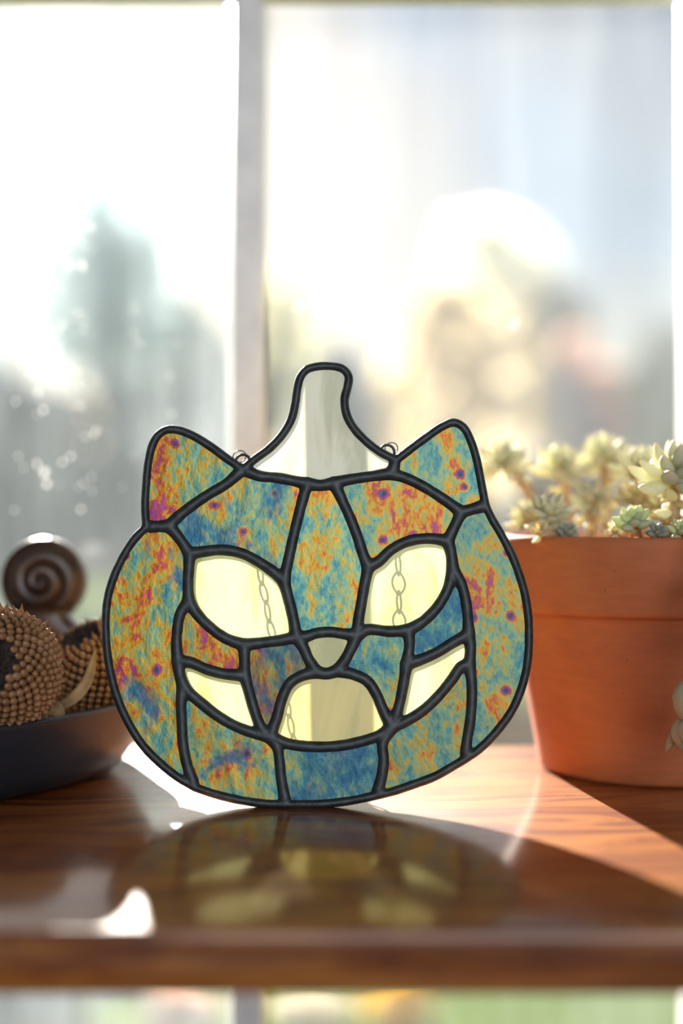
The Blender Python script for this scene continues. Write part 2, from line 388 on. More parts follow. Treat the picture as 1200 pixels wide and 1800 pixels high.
Ed = dict(
 ear1=['A', (256, 890), (258, 850), (262, 812), (269, 783), (279, 766), (293, 757), (312, 757), (337, 766), (370, 786), (400, 808), 'D'],
 stem=['D', (450, 807), (473, 790), (496, 766), (512, 739), (519, 712), (523, 684), (528, 665), (538, 652), (556, 646), (580, 645), (602, 650), (612, 663), (610, 681), (605, 703), (608, 728), (620, 752), (643, 777), (668, 796), 'C'],
 ear2=['C', (723, 789), (750, 769), (777, 751), (797, 744), (814, 753), (827, 778), (837, 811), (845, 852), 'B'],
 body_r=['B', (863, 912), (880, 941), (898, 976), (912, 1013), (921, 1045), (927, 1085), (928, 1125), (926, 1160), (918, 1200), (900, 1245), (870, 1287), (840, 1317), 'V2'],
 bot3=['V2', (790, 1349), (763, 1364), (717, 1381), (690, 1390), 'W2'],
 bot2=['W2', (617, 1406), (567, 1412), 'W1'],
 bot1=['W1', (460, 1411), (415, 1404), (375, 1394), 'V'],
 body_l=['V', (310, 1363), (285, 1343), (255, 1313), (228, 1272), (206, 1222), (192, 1163), (187, 1105), (190, 1055), (201, 1015), (217, 980), (236, 950), 'A'],
 AE_=['A', 'E'], ED=['E', (317, 906), (343, 886), (370, 868), (397, 852), 'D'],
 DF=['D', (455, 837), (490, 841), 'F'], FG=['F', (563, 854), 'G'], GH=['G', (612, 844), (645, 839), 'H'], CH=['C', 'H'],
 HI=['H', (715, 842), (740, 854), (765, 869), (790, 886), 'I'], IB=['I', 'B'],
 FJ=['F', (529, 890), (519, 930), (509, 975), 'J'], GK=['G', (602, 882), (617, 915), (629, 947), (638, 975), 'K'],
 EM=['E', (313, 943), 'Mn'], MJ=['Mn', (357, 970), (392, 967), (425, 973), (455, 988), (480, 1005), 'J'],
 MP=['Mn', (332, 1005), (331, 1030), 'P'], JN=['J', (506, 1048), (514, 1080), 'Nn'],
 PQ=['P', (348, 1081), (370, 1103), (397, 1122), 'Q'], QN=['Q', (457, 1130), (490, 1126), 'Nn'],
 PR=['P', (318, 1078), (312, 1110), (311, 1137), 'R'], RU=['R', (337, 1165), (363, 1176), (393, 1184), 'U'], QU=['Q', (430, 1160), 'U'],
 RS=['R', (316, 1183), 'S'], ST=['S', (332, 1217), (352, 1234), (380, 1256), (410, 1274), (443, 1287), 'T'], UT=['U', (437, 1212), (448, 1250), (460, 1280), 'T'],
 SV=['S', (319, 1235), (320, 1265), (322, 1303), (329, 1343), 'V'], TW=['T', (487, 1312), (491, 1335), (494, 1365), 'W1'],
 NX=['Nn', (537, 1119), (556, 1113), (580, 1111), (604, 1114), 'X'], NY=['Nn', (533, 1138), (543, 1160), 'Y'], XZ=['X', (617, 1139), (606, 1160), 'Z'], YZ=['Y', (574, 1184), 'Z'],
 YT=['Y', (532, 1187), (510, 1200), (496, 1227), (487, 1260), 'T'], ZA=['Z', (620, 1185), (645, 1197), (661, 1220), (674, 1250), 'AA'],
 TA=['T', (507, 1307), (549, 1312), (591, 1311), (630, 1304), (664, 1293), 'AA'], AW=['AA', (672, 1307), (674, 1335), (670, 1366), 'W2'],
 KAB=['K', (664, 988), (687, 967), (716, 952), (752, 947), 'AB'], KX=['K', (641, 1025), (634, 1065), (629, 1095), 'X'], ABAF=['AB', (792, 972), 'AF'],
 IAB=['I', (800, 922), 'AB'], AFAC=['AF', (787, 1033), (768, 1067), (742, 1093), 'AC'], XAC=['X', (645, 1107), (685, 1110), 'AC'],
 AFAD=['AF', (811, 1030), (819, 1065), 'AD'], ACAE=['AC', (719, 1135), 'AE'], AEAD=['AE', (737, 1160), (765, 1148), (793, 1131), 'AD'],
 AEAA=['AE', (708, 1205), (700, 1243), 'AA'], ADAG=['AD', (826, 1140), 'AG'], AAAG=['AA', (717, 1265), (742, 1249), (768, 1225), (793, 1195), (810, 1172), 'AG'],
 AGV=['AG', (828, 1200), (828, 1235), (825, 1270), (820, 1300), 'V2'])
# AG reaches the strip line; tooth tip ends just below AD
RIM = {'ear1', 'stem', 'ear2', 'body_r', 'bot3', 'bot2', 'bot1', 'body_l'}
curves = {}
for k, e in Ed.items():
    pts = [N[p] if isinstance(p, str) else p for p in e]
    pts = [unp(*p) for p in pts]
    pts = [(x - OX, z) for x, z in pts]
    curves[k] = catmull(pts, .0006)
orn = empty('stained_glass_ornament', (OX, D0, 0), (-TH, 0, 0))
tag(orn, 'iridescent stained glass pumpkin with cat ears and a grinning face standing on the shelf', 'ornament')
# --- lead and solder: spheres swept along every line, fused into one network
sv, sf = [], []
NU, NVv = 12, 7
unit = [(0, 0, 1)] + [(math.sin(math.pi * j / NVv) * math.cos(2 * math.pi * i / NU), math.sin(math.pi * j / NVv) * math.sin(2 * math.pi * i / NU), math.cos(math.pi * j / NVv)) for j in range(1, NVv) for i in range(NU)] + [(0, 0, -1)]
unit = np.array(unit)
uf = [(0, 1 + i, 1 + (i + 1) % NU) for i in range(NU)]
for j in range(NVv - 2):
    for i in range(NU):
        uf.append((1 + j * NU + i, 1 + (j + 1) * NU + i, 1 + (j + 1) * NU + (i + 1) % NU, 1 + j * NU + (i + 1) % NU))
last = len(unit) - 1
uf += [(last, 1 + (NVv - 2) * NU + (i + 1) % NU, 1 + (NVv - 2) * NU + i) for i in range(NU)]
RN = {'A', 'B', 'C', 'D', 'V', 'V2', 'W1', 'W2'}
def blob(x, z, r, ry):
    b = len(sv); sv.extend((unit * np.array([r, ry, r]) + np.array([x, 0, z])).tolist()); sf.extend([tuple(q + b for q in f) for f in uf])
for k, pts in curves.items():
    n = len(pts); base = .00180 if k in RIM else .00232
    s = 0; tot = sum(np.linalg.norm(pts[i + 1] - pts[i]) for i in range(n - 1))
    for i, p in enumerate(pts):
        if i: s += np.linalg.norm(pts[i] - pts[i - 1])
        dn = min(s, tot - s)
        if k not in RIM and ((s < .0014 and Ed[k][0] in RN) or (tot - s < .0014 and Ed[k][-1] in RN)): continue
        wob = 1 + .05 * mnoise.noise(Vector((p[0] * 260, p[1] * 260, 3.1)))
        r = base * wob * (1 + (.0 if k in RIM else .28) * math.exp(-dn / .0028))
        blob(p[0], p[1], r, (.0027 if k in RIM else .0028) * wob)
tmp = bpy.data.objects.new('tmp', mesh(sv, sf)); C.objects.link(tmp)
md = tmp.modifiers.new('r', 'REMESH'); md.mode = 'VOXEL'; md.voxel_size = .00036; md.use_smooth_shade = True
ms = tmp.modifiers.new('s', 'SMOOTH'); ms.factor = .5; ms.iterations = 7
dg = bpy.context.evaluated_depsgraph_get(); dg.update()
lm = bpy.data.meshes.new_from_object(tmp.evaluated_get(dg)); bpy.data.objects.remove(tmp)
lm.materials.clear(); lead = link('lead_came', lm, mat_lead, orn); tag(lead, 'dark soldered lead lines')

def piece(name, path, mat, label=None, th=.0014):
    loop = []
    for e in path:
        rev = e.startswith('-'); c = curves[e.lstrip('-')]
        c = c[::-1] if rev else c
        loop += [Vector((p[0], p[1])) for p in c[:-1]]
    cl = [loop[0]]
    for p in loop[1:]:
        if (p - cl[-1]).length > .0004: cl.append(p)
    if (cl[0] - cl[-1]).length < .0004: cl.pop()
    n = len(cl)
    area = sum(cl[i].x * cl[(i + 1) % n].y - cl[(i + 1) % n].x * cl[i].y for i in range(n)) / 2
    sg = 1 if area > 0 else -1
    ins = []
    for i in range(n):
        t = (cl[(i + 1) % n] - cl[i - 1]).normalized(); nn = Vector((-t.y, t.x)) * sg
        ins.append(cl[i] + nn * .0004)
    tri = tessellate_polygon([[Vector((p.x, p.y, 0)) for p in ins]])
    vs = [(p.x, -th, p.y) for p in ins] + [(p.x, th, p.y) for p in ins]
    fs = [tuple(t) for t in tri] + [tuple(q + n for q in t[::-1]) for t in tri] + [(q, (q + 1) % n, n + (q + 1) % n, n + q) for q in range(n)]
    bm = bmesh.new(); bm.from_mesh(mesh(vs, fs))
    o = link(name, bm_mesh(bm), mat, orn, smooth=False)
    if 'opal' in mat.name:      # flashed glass: the milky layer is the front skin, the body behind it is clear
        o.data.materials.append(mat_body)
        for p_ in o.data.polygons:
            if p_.normal.y > -.5: p_.material_index = 1
    if label: o['label'] = label
    return o
mb_ = M('clear_glass_body'); mat_body = mb_.fin(mb_.mix(.05, mb_.n('ShaderNodeBsdfTransparent', {'Color': (.97, .97, .93, 1)}).outputs[0], mb_.n('ShaderNodeBsdfGlossy', {'Roughness': .08}).outputs[0]))
I_ = iridescent
PIECES = [
 ('ear_glass', ['ear1', '-ED', '-AE_'], I_('irid_ear_left', .035, 0, 1.05, 1.0, .8, 1.3), 'left ear of gold and magenta iridescent glass'),
 ('ear_glass', ['ear2', '-IB', '-HI', '-CH'], I_('irid_ear_right', -.01, 0, .9, 1.0, 1, 4.1), 'right ear of teal iridescent glass with orange veins'),
 ('stem_glass', ['stem', 'CH', '-GH', '-FG', '-DF'], opal('cream_opal', (.93, .91, .74), .3), 'pale cream stem'),
 ('forehead_glass', ['DF', 'FJ', '-MJ', '-EM', 'ED'], I_('irid_brow_left', -.025, .42, 1.05, 1.0, .4, 7.7), 'blue blotched left forehead'),
 ('center_glass', ['FG', 'GK', 'KX', '-NX', '-JN', '-FJ'], I_('irid_center', .01, 0, 1.1, .9, .35, 2.2), None),
 ('forehead_glass', ['GH', 'HI', 'IAB', '-KAB', '-GK'], I_('irid_brow_right', .03, 0, .9, .9, 1, 5.9), None),
 ('side_glass', ['AE_', 'EM', 'MP', 'PR', 'RS', 'SV', 'body_l'], I_('irid_side_left', .0, .2, 1.12, .85, .3, 3.6), None),
 ('side_glass', ['IB', 'body_r', '-AGV', '-ADAG', '-AFAD', '-ABAF', '-IAB'], I_('irid_side_right', .02, 0, .72, .9, .9, 8.4), None),
 ('eye_glass', ['MJ', 'JN', '-QN', '-PQ', '-MP'], opal('yellow_opal_eye_left', (.86, .87, .64), 1.7), 'pale yellow left eye'),
 ('eye_glass', ['KAB', 'ABAF', 'AFAC', '-XAC', '-KX'], opal('yellow_opal_eye_right', (.84, .87, .60), 2.9), 'pale yellow right eye'),
 ('cheek_glass', ['PQ', 'QU', '-RU', '-PR'], I_('irid_cheek_left', .04, 0, .95, .9, .4, 6.3), None),
 ('cheek_glass', ['AFAC', 'ACAE', 'AEAD', '-AFAD'], I_('irid_cheek_right', -.085, 0, .68, .9, .5, 9.2), None),
 ('tooth_glass', ['RU', 'UT', '-ST', '-RS'], opal('yellow_opal_tooth_left', (.85, .87, .62), 4.4), 'pale yellow left side of the grin'),
 ('tooth_glass', ['AEAD', 'ADAG', '-AAAG', '-AEAA'], opal('yellow_opal_tooth_right', (.83, .87, .60), 5.2), 'pale yellow right side of the grin'),
 ('muzzle_glass', ['QN', 'NY', 'YT', '-UT', '-QU'], I_('irid_muzzle_left', .0, .35, .62, 1.0, 1, 10.4), None),
 ('muzzle_glass', ['XAC', 'ACAE', 'AEAA', '-ZA', '-XZ'], I_('irid_muzzle_right', -.03, 0, .8, .8, .7, 11.8), None),
 ('nose_glass', ['NX', 'XZ', '-YZ', '-NY'], opal('yellow_opal_nose', (.84, .84, .60), 6.1), 'pale yellow nose'),
 ('mouth_glass', ['YT', 'TA', '-ZA', '-YZ'], opal('yellow_opal_mouth', (.86, .76, .36), 7.3), 'yellow mouth'),
 ('chin_glass', ['ST', 'TW', 'bot1', '-SV'], I_('irid_chin_left', .045, .1, .95, .9, .6, 12.6), None),
 ('chin_glass', ['TA', 'AW', 'bot2', '-TW'], I_('irid_chin_middle', -.09, .75, .75, .9, .4, 14.1), 'deep blue middle of the chin'),
 ('chin_glass', ['AAAG', 'AGV', 'bot3', '-AW'], I_('irid_chin_right', -.01, 0, .68, .9, 1, 15.9), None)]
for a in PIECES: piece(*a)

# --- hanging loops, jump rings and the chain behind
def ring_pts(c, r, ax1, ax2, a0=0, a1=360, n=28):
    return [Vector(c) + Vector(ax1) * r * math.cos(R(a0 + (a1 - a0) * i / n)) + Vector(ax2) * r * math.sin(R(a0 + (a1 - a0) * i / n)) for i in range(n + (0 if a1 - a0 == 360 else 1))]
def loc(px, py, y=0.0):
    x, z = unp(px, py); return Vector((x - OX, y, z))
ends = []
for (lx, ly, rx, ry, tl) in ((427, 812, 420, 801, .35), (680, 795, 688, 787, -.35)):
    link('hanging_loop', tubemesh(ring_pts(loc(lx, ly), .0026, (1, 0, 0), (0, 0, 1), -15, 195), .0005, 8), mat_wire, orn)
    c = loc(rx, ry, .0022)
    link('jump_ring', tubemesh(ring_pts(c, .0024, (math.cos(tl), .5 * math.sin(tl) + .25, .1), (0, .35, .94), 0, 360), .00019, 8, closed=True), mat_wire, orn)
    ends.append(c + Vector((0, .0015, -.0022)))
chain = empty('chain'); chain.parent = orn; tag(chain, 'thin dark chain hanging behind the glass')
a, b = ends
n = 140
cp = []
for i in range(n + 1):
    t = i / n; u = 2 * t - 1
    x = a.x + (b.x - a.x) * t + .004 * math.sin(math.pi * t * 3)
    z = a.z - (a.z - .010) * (1 - abs(u) ** 3.4) + .004 * math.sin(t * 23) * (1 - abs(u))
    y = .004 + .034 * (1 - abs(u) ** 2.2)
    cp.append(Vector((x, y, z)))
acc = [0]
for i in range(n): acc.append(acc[-1] + (cp[i + 1] - cp[i]).length)
def at_len(s):
    for i in range(n):
        if acc[i + 1] >= s:
            f = (s - acc[i]) / (acc[i + 1] - acc[i]); return cp[i].lerp(cp[i + 1], f)
    return cp[-1]
lk = [Vector((.0019 * math.cos(t) * (1 + .25 * math.cos(2 * t)), 0, .0037 * math.sin(t))) for t in [2 * math.pi * i / 22 for i in range(22)]]
lmesh = tubemesh(lk, .00038, 6, closed=True)
s = .001; q = 0
while s < acc[-1] - .004:
    p0, p1 = at_len(s), at_len(s + .0066)
    o = link('link', lmesh, mat_wire, chain)
    o.location = (p0 + p1) / 2
    o.rotation_euler = ((p1 - p0).to_track_quat('Z', 'Y') @ Quaternion((0, 0, 1), R(25 if q % 2 else 75))).to_euler()
    s += .0062; q += 1

# ------------------------------------------------------------------ terracotta pot
PX, PY = .1262, .575
pot = empty('terracotta_pot', (PX, PY, 0)); tag(pot, 'orange terracotta flower pot at the right end of the shelf', 'pot')
PH = .0938
body = [(.0, .0), (.044, .0), (.0455, .0008), (.0462, .0022)] + [(.0462 + (.0572 - .0462) * t, .0022 + (.062) * t) for t in (.15, .3, .45, .6, .75, .9, 1)] + \
       [(.0574, .0645), (.0545, .0655), (.0535, .066), (.0530, .060), (.0520, .05), (.043, .006), (.0, .005)]
mt = terracotta()
bo = link('pot_body', lathe(body, 96), mt, pot)
rim = [(.0545, .0648), (.0600, .0640), (.0610, .0647), (.0614, .0665), (.0619, .0760), (.0624, .0900), (.0625, .0925), (.0619, .0936), (.0600, PH), (.0580, .0937), (.0570, .0925), (.0562, .085), (.0545, .067), (.0545, .0648)]
link('pot_rim', lathe(rim, 96), mt, pot)
rs = random.Random(11)
ms_ = simple('potting_soil', (.09, .055, .035), .9, .6, 300, .6)
sv_, sf_ = [], []
nr, na = 10, 40
for i in range(nr + 1):
    for j in range(na):
        r = .0556 * i / nr; a_ = 2 * math.pi * j / na
        sv_.append((r * math.cos(a_), r * math.sin(a_), .0825 + .0018 * mnoise.noise(Vector((r * math.cos(a_) * 120, r * math.sin(a_) * 120, 0)))))
for i in range(nr):
    for j in range(na):
        sf_.append((i * na + j, i * na + (j + 1) % na, (i + 1) * na + (j + 1) % na, (i + 1) * na + j))
soil = link('potting_soil', mesh(sv_, sf_), ms_, pot); 
# gravel on the soil
bm = bmesh.new()
for i in range(160):
    a_ = rs.uniform(0, 6.283); r = .054 * math.sqrt(rs.random())
    g = bmesh.ops.create_icosphere(bm, subdivisions=1, radius=rs.uniform(.0008, .002))['verts']
    c = Vector((r * math.cos(a_), r * math.sin(a_), .0835)); s3 = Vector((rs.uniform(.7, 1.3), rs.uniform(.7, 1.3), rs.uniform(.5, .9)))
    for v in g: v.co = Vector((v.co.x * s3.x, v.co.y * s3.y, v.co.z * s3.z)) + c
gr = link('gravel', bm_mesh(bm), simple('pale_gravel', (.5, .36, .26), .8, .5, 200), pot); tag(gr, kind='stuff')

# ------------------------------------------------------------------ succulents
def leaf_mesh(fat, point):
    vs, fs = [], []; nz_, nn = 9, 10
    for i in range(nz_ + 1):
        t = i / nz_
        r = (math.sin(math.pi * (t ** .85) ** 1.0) ** .62) * (.55 + .45 * min(1, t * 1.9)) * fat if 0 < t < 1 else 0.0001
        if t > .75: r *= 1 - point * (t - .75) * 2
        for k in range(nn):
            a_ = 2 * math.pi * k / nn
            vs.append((r * math.cos(a_), r * math.sin(a_) * .72 - .10 * math.sin(t * math.pi), t))
    for i in range(nz_):
        for k in range(nn): fs.append((i * nn + k, i * nn + (k + 1) % nn, (i + 1) * nn + (k + 1) % nn, (i + 1) * nn + k))
    return mesh(vs, fs)
lm_a = leaf_material('leaf_grey_green', (.84, .83, .66), (.98, .76, .58), .45)
lm_b = leaf_material('leaf_green', (.72, .80, .50), (.95, .84, .55), .25)
lm_c = leaf_material('leaf_yellow', (.86, .78, .44), (.95, .62, .38), .6)
lm_d = leaf_material('leaf_dusky', (.42, .46, .40), (.6, .54, .46), .1)
LEAF = {}
for k, mm in (('a', lm_a), ('b', lm_b), ('c', lm_c), ('d', lm_d)):
    for s_, (ft, pt) in (('f', (.185, .10)), ('w', (.27, .4))):
        me = leaf_mesh(ft, pt); me.materials.append(mm); me.polygons.foreach_set('use_smooth', [True] * len(me.polygons)); LEAF[k + s_] = me
mat_stem = simple('succulent_stem', (.62, .42, .24), .6, .3, 150, .2, trans=.2)
GROUP = 'succulents crowded in the terracotta pot'
def succulent(label, px, py, d, rpx, kind, axis=(0, 0, 1), nleaf=22, seed=0, low=0, base=None, spread=1.0):
    rs = random.Random(seed)
    c = P(px, py, d); Rr = 1.22 * rpx / FPX * d
    if base is None:
        bx, by = c.x - PX, c.y - PY; k = math.hypot(bx, by)
        if k > .043: bx, by = bx * .043 / k, by * .043 / k
        b = Vector((PX + bx, PY + by, .0815))
    else: b = Vector(base)
    t = empty('succulent_plant', b); tag(t, label, 'plant', GROUP)
    ax = Vector(axis).normalized(); cl = c - b
    mid = cl * .5 + Vector((cl.x * -.2, cl.y * -.2, .002))
    pts = catmull([(0, 0, -.001), mid, cl - ax * Rr * .15, cl], .002)
    nn = len(pts)
    link('stem', tubemesh(pts, [.0026 - .0008 * i / nn for i in range(nn)], 8), mat_stem, t)
    qa = ax.to_track_quat('Z', 'Y')
    def put(p, dirv, ln, w, me):
        o = bpy.data.objects.new('leaf', me); C.objects.link(o); o.parent = t
        o.location = p; o.rotation_mode = 'QUATERNION'
        # leaf's flat back (+Y local) turned to the axis
        z = dirv.normalized(); y = (ax - z * ax.dot(z)); y = y.normalized() if y.length > 1e-4 else z.orthogonal().normalized()
        x = y.cross(z); o.rotation_quaternion = Matrix((x, y, z)).transposed().to_quaternion()
        o.scale = (ln * w, ln * w, ln)
    nleaf = int(nleaf * .82)
    for i in range(nleaf):
        f = (i + .6) / nleaf
        az = i * 2.39996 + seed; pol = (12 + 88 * f ** .8 * spread) + rs.uniform(-7, 7)
        dv = qa @ Vector((math.sin(R(pol)) * math.cos(az), math.sin(R(pol)) * math.sin(az), math.cos(R(pol))))
        ln = Rr * (.60 + .50 * f ** .6) * rs.uniform(.9, 1.08)
        put(cl - ax * Rr * (.10 + .30 * f), dv, ln, rs.uniform(1.0, 1.3), LEAF[kind])
    for i in range(low):       # older leaves down the stem
        k = nn * (.25 + .6 * (i + .5) / low); p = Vector(pts[min(nn - 1, int(k))]); az = i * 2.4 + seed * 2
        dv = Vector((math.cos(az), math.sin(az), rs.uniform(-.2, .7)))
        put(p, dv, Rr * rs.uniform(.45, .65), 1.25, LEAF[('c' if i % 2 else kind[0]) + 'w'])
    return t
S_ = [
 ('blurred pale rosette on a tall stem, farthest left in the pot', 880, 800, .605, 44, 'af', (-.15, 0, 1), 26, 1, 9),
 ('blurred pale rosette behind the sharp cream cluster', 986, 808, .612, 44, 'af', (.1, -.25, 1), 24, 2, 8),
 ('tall blurred rosette with a dark underside, at the middle of the back row', 1062, 792, .618, 48, 'af', (0, -.1, 1), 24, 3, 8),
 ('tall pinkish blurred rosette left of the largest one', 1122, 806, .585, 42, 'af', (.1, -.1, 1), 22, 4, 10),
 ('cream-tipped finger-leaved rosette just above the rim, left of the rainbow-free sharp ones', 966, 893, .548, 42, 'af', (-.05, -.55, 1), 34, 5, 4),
 ('small sharp rosette with an orange stem at the front rim', 1112, 905, .521, 30, 'bw', (-.1, -.35, 1), 22, 6, 5),
 ('largest tall rosette at the right edge of the picture', 1188, 812, .528, 62, 'af', (.15, -.25, 1), 30, 7, 14),
 ('tiny grey-green starry rosette touching the front rim', 1156, 933, .516, 19, 'dw', (-.05, -.9, .5), 16, 8, 0),
 ('tiny pale green rosette at the front rim by the right edge', 1197, 926, .517, 22, 'bw', (0, -.5, 1), 16, 9, 2),
 ('yellow-leaved stem below the largest rosette', 1172, 880, .548, 36, 'cw', (-.2, -.5, .8), 16, 10, 5),
 ('blurred beige rosette half way up behind the cream cluster', 1040, 868, .585, 40, 'af', (-.2, -.2, 1), 22, 11, 8),
 ('blurred yellow stem of leaves between the back row and front rim', 1118, 862, .566, 32, 'cw', (0, -.3, 1), 18, 12, 8),
 ('low blurred grey-green rosette at the left rim', 922, 900, .575, 32, 'af', (-.3, -.2, 1), 20, 13, 4),
 ('low dusky rosette under the cream cluster', 997, 932, .538, 22, 'dw', (.1, -.6, .8), 18, 14, 0),
 ('low pale knobbly sprout at the rim under the cream cluster', 948, 930, .535, 20, 'cf', (-.5, -.4, .8), 9, 15, 2),
 ('pale low sprout at the front rim beside the orange stem', 1078, 930, .53, 22, 'aw', (-.3, -.3, 1), 10, 16, 2),
 ('rosette at the right of the pot just beyond the largest one', 1290, 830, .56, 50, 'af', (.2, 0, 1), 22, 17, 6),
 ('rosette at the right rim of the pot', 1370, 880, .575, 45, 'bw', (.4, 0, 1), 20, 18, 6),
 ('tall rosette at the back right of the pot', 1230, 815, .61, 48, 'af', (.1, .1, 1), 22, 19, 8)]
S_[4] = ('sharp finger-leaved rosette with cream tips just above the left rim',) + S_[4][1:]
for r_ in S_: succulent(*r_)
# trailing sprig hanging in front of the pot at the picture's right edge
tp = empty('trailing_succulent', (PX + .012, PY - .045, .0835)); tag(tp, 'grey-green succulent sprig trailing down in front of the terracotta pot', 'plant')
def w2(v): return Vector(v) - Vector((PX + .012, PY - .045, .0835))
path = catmull([w2((PX + .012, PY - .045, .0815)), w2((PX + .010, PY - .052, .0955)), w2(P(1240, 925, .503)), w2(P(1250, 1010, .494)), w2(P(1238, 1120, .490)), w2(P(1222, 1240, .490))], .003)
link('stem', tubemesh(path, .0014, 8), mat_stem, tp)
def hang(p, q, w_, me, roll=0):
    p, q = w2(p), w2(q); z = (q - p); ln = z.length; z.normalize(); y = Vector((0, 1, 0)); y = (y - z * y.dot(z)).normalized(); x = y.cross(z)
    o = bpy.data.objects.new('leaf', me); C.objects.link(o); o.parent = tp; o.location = p; o.rotation_mode = 'QUATERNION'
    o.rotation_quaternion = Matrix((x, y, z)).transposed().to_quaternion() @ Quaternion((0, 0, 1), roll); o.scale = (w_, w_, ln)
lw = LEAF['dw'].copy(); lw.materials.clear(); lw.materials.append(leaf_material('leaf_dry_green', (.58, .50, .32), (.45, .36, .24), .15))
for i, (a_, b_, w_) in enumerate([((1215, 1185, .490), (1198, 1268, .486), .021), ((1232, 1180, .489), (1225, 1275, .484), .021), ((1212, 1250, .490), (1195, 1320, .487), .017),
                   ((1222, 1250, .488), (1212, 1318, .483), .019), ((1213, 1262, .493), (1169, 1322, .493), .009), ((1240, 1245, .49), (1250, 1310, .488), .018),
                   ((1240, 1080, .49), (1225, 1150, .485), .02), ((1245, 1090, .49), (1268, 1165, .487), .02), ((1248, 1000, .493), (1232, 1065, .488), .018)]):
    hang(P(*a_), P(*b_), w_, lw, i * .3)

# ------------------------------------------------------------------ dish
DXc, DYc = -.190, .570
md_ = M('dark_glazed_stoneware'); v = md_.coords((1, 1, 1))
nn_ = md_.noise(v, 14, 4, .5)
colr = md_.ramp(nn_, [(.3, (.012, .016, .023)), (.6, (.022, .028, .040)), (.8, (.04, .03, .028))])
mat_dish = md_.fin(md_.pbr(Base_Color=colr, Roughness=.36, Normal=md_.bump(md_.noise(v, 90, 3), .2, .0008), Specular_IOR_Level=.5))
dprof = [(0, 0), (.085, 0), (.095, .0004), (.1005, .003), (.1045, .009), (.1075, .017), (.1100, .0245), (.1118, .0288), (.1122, .0302), (.1112, .0312), (.1095, .0310), (.1080, .0295),
         (.1055, .0245), (.1015, .0160), (.0965, .0095), (.088, .0062), (.07, .0050), (0, .0045)]
def wobd(a_, r, z, j):
    return r * (1 + .010 * math.sin(3 * a_ + 1)), z * (1 + .05 * math.sin(2 * a_ + .6) * (z > .01))
dish = link('stoneware_dish', lathe(dprof, 128, wobd), mat_dish); dish.location = (DXc, DYc, 0)
tag(dish, 'wide shallow dark blue-grey dish holding dried seed heads on the shelf', 'dish')

# ------------------------------------------------------------------ seed heads
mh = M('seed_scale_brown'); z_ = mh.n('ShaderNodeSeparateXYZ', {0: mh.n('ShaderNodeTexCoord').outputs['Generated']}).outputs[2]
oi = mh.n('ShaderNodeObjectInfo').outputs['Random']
ch = mh.mixc(oi, (.34, .155, .06, 1), (.48, .25, .11, 1)); ch = mh.mixc(mh.ramp(z_, [(.0, (1, 1, 1)), (.55, (0, 0, 0))]), ch, (.05, .025, .015, 1))  # roots painted dark to deepen the shade between scales
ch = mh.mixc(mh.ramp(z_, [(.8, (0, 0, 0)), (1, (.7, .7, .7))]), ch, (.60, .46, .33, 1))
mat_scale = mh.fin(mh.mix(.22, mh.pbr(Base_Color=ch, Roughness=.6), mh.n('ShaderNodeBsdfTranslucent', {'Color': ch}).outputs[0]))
mat_core = simple('seed_head_core', (.035, .02, .013), .9, .4, 200, .5)
mat_chaff = simple('dark_chaff', (.045, .032, .035), .7, .8, 400)
mat_husk = simple('dry_straw_husk', (.55, .38, .20), .65, .25, 150, .3, trans=.3)
# scale: blunt keeled bract, Z outward, leaning to +Y
def scale_mesh(w_, tip):
    rings = [(0, -.05, .50, .52), (.45, .02, .56, .62), (.82, .16, .50, .52), (1.0, .34, .28, .28)]
    vs, fs = [], []; nk = 6
    for (z, y, a_, b_) in rings:
        for k in range(nk):
            t = 2 * math.pi * (k + .5) / nk; vs.append((a_ * w_ * math.cos(t), y + b_ * math.sin(t), z))
    for i in range(3):
        for k in range(nk): fs.append((i * nk + k, i * nk + (k + 1) % nk, (i + 1) * nk + (k + 1) % nk, (i + 1) * nk + k))
    vs.append((0, .42 + tip * .5, 1.0 + tip)); t_ = len(vs) - 1
    for k in range(nk): fs.append((3 * nk + k, 3 * nk + (k + 1) % nk, t_))
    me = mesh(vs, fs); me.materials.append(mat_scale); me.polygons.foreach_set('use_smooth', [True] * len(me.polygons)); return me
scA = scale_mesh(1.0, .25); scB = scale_mesh(.8, .9)
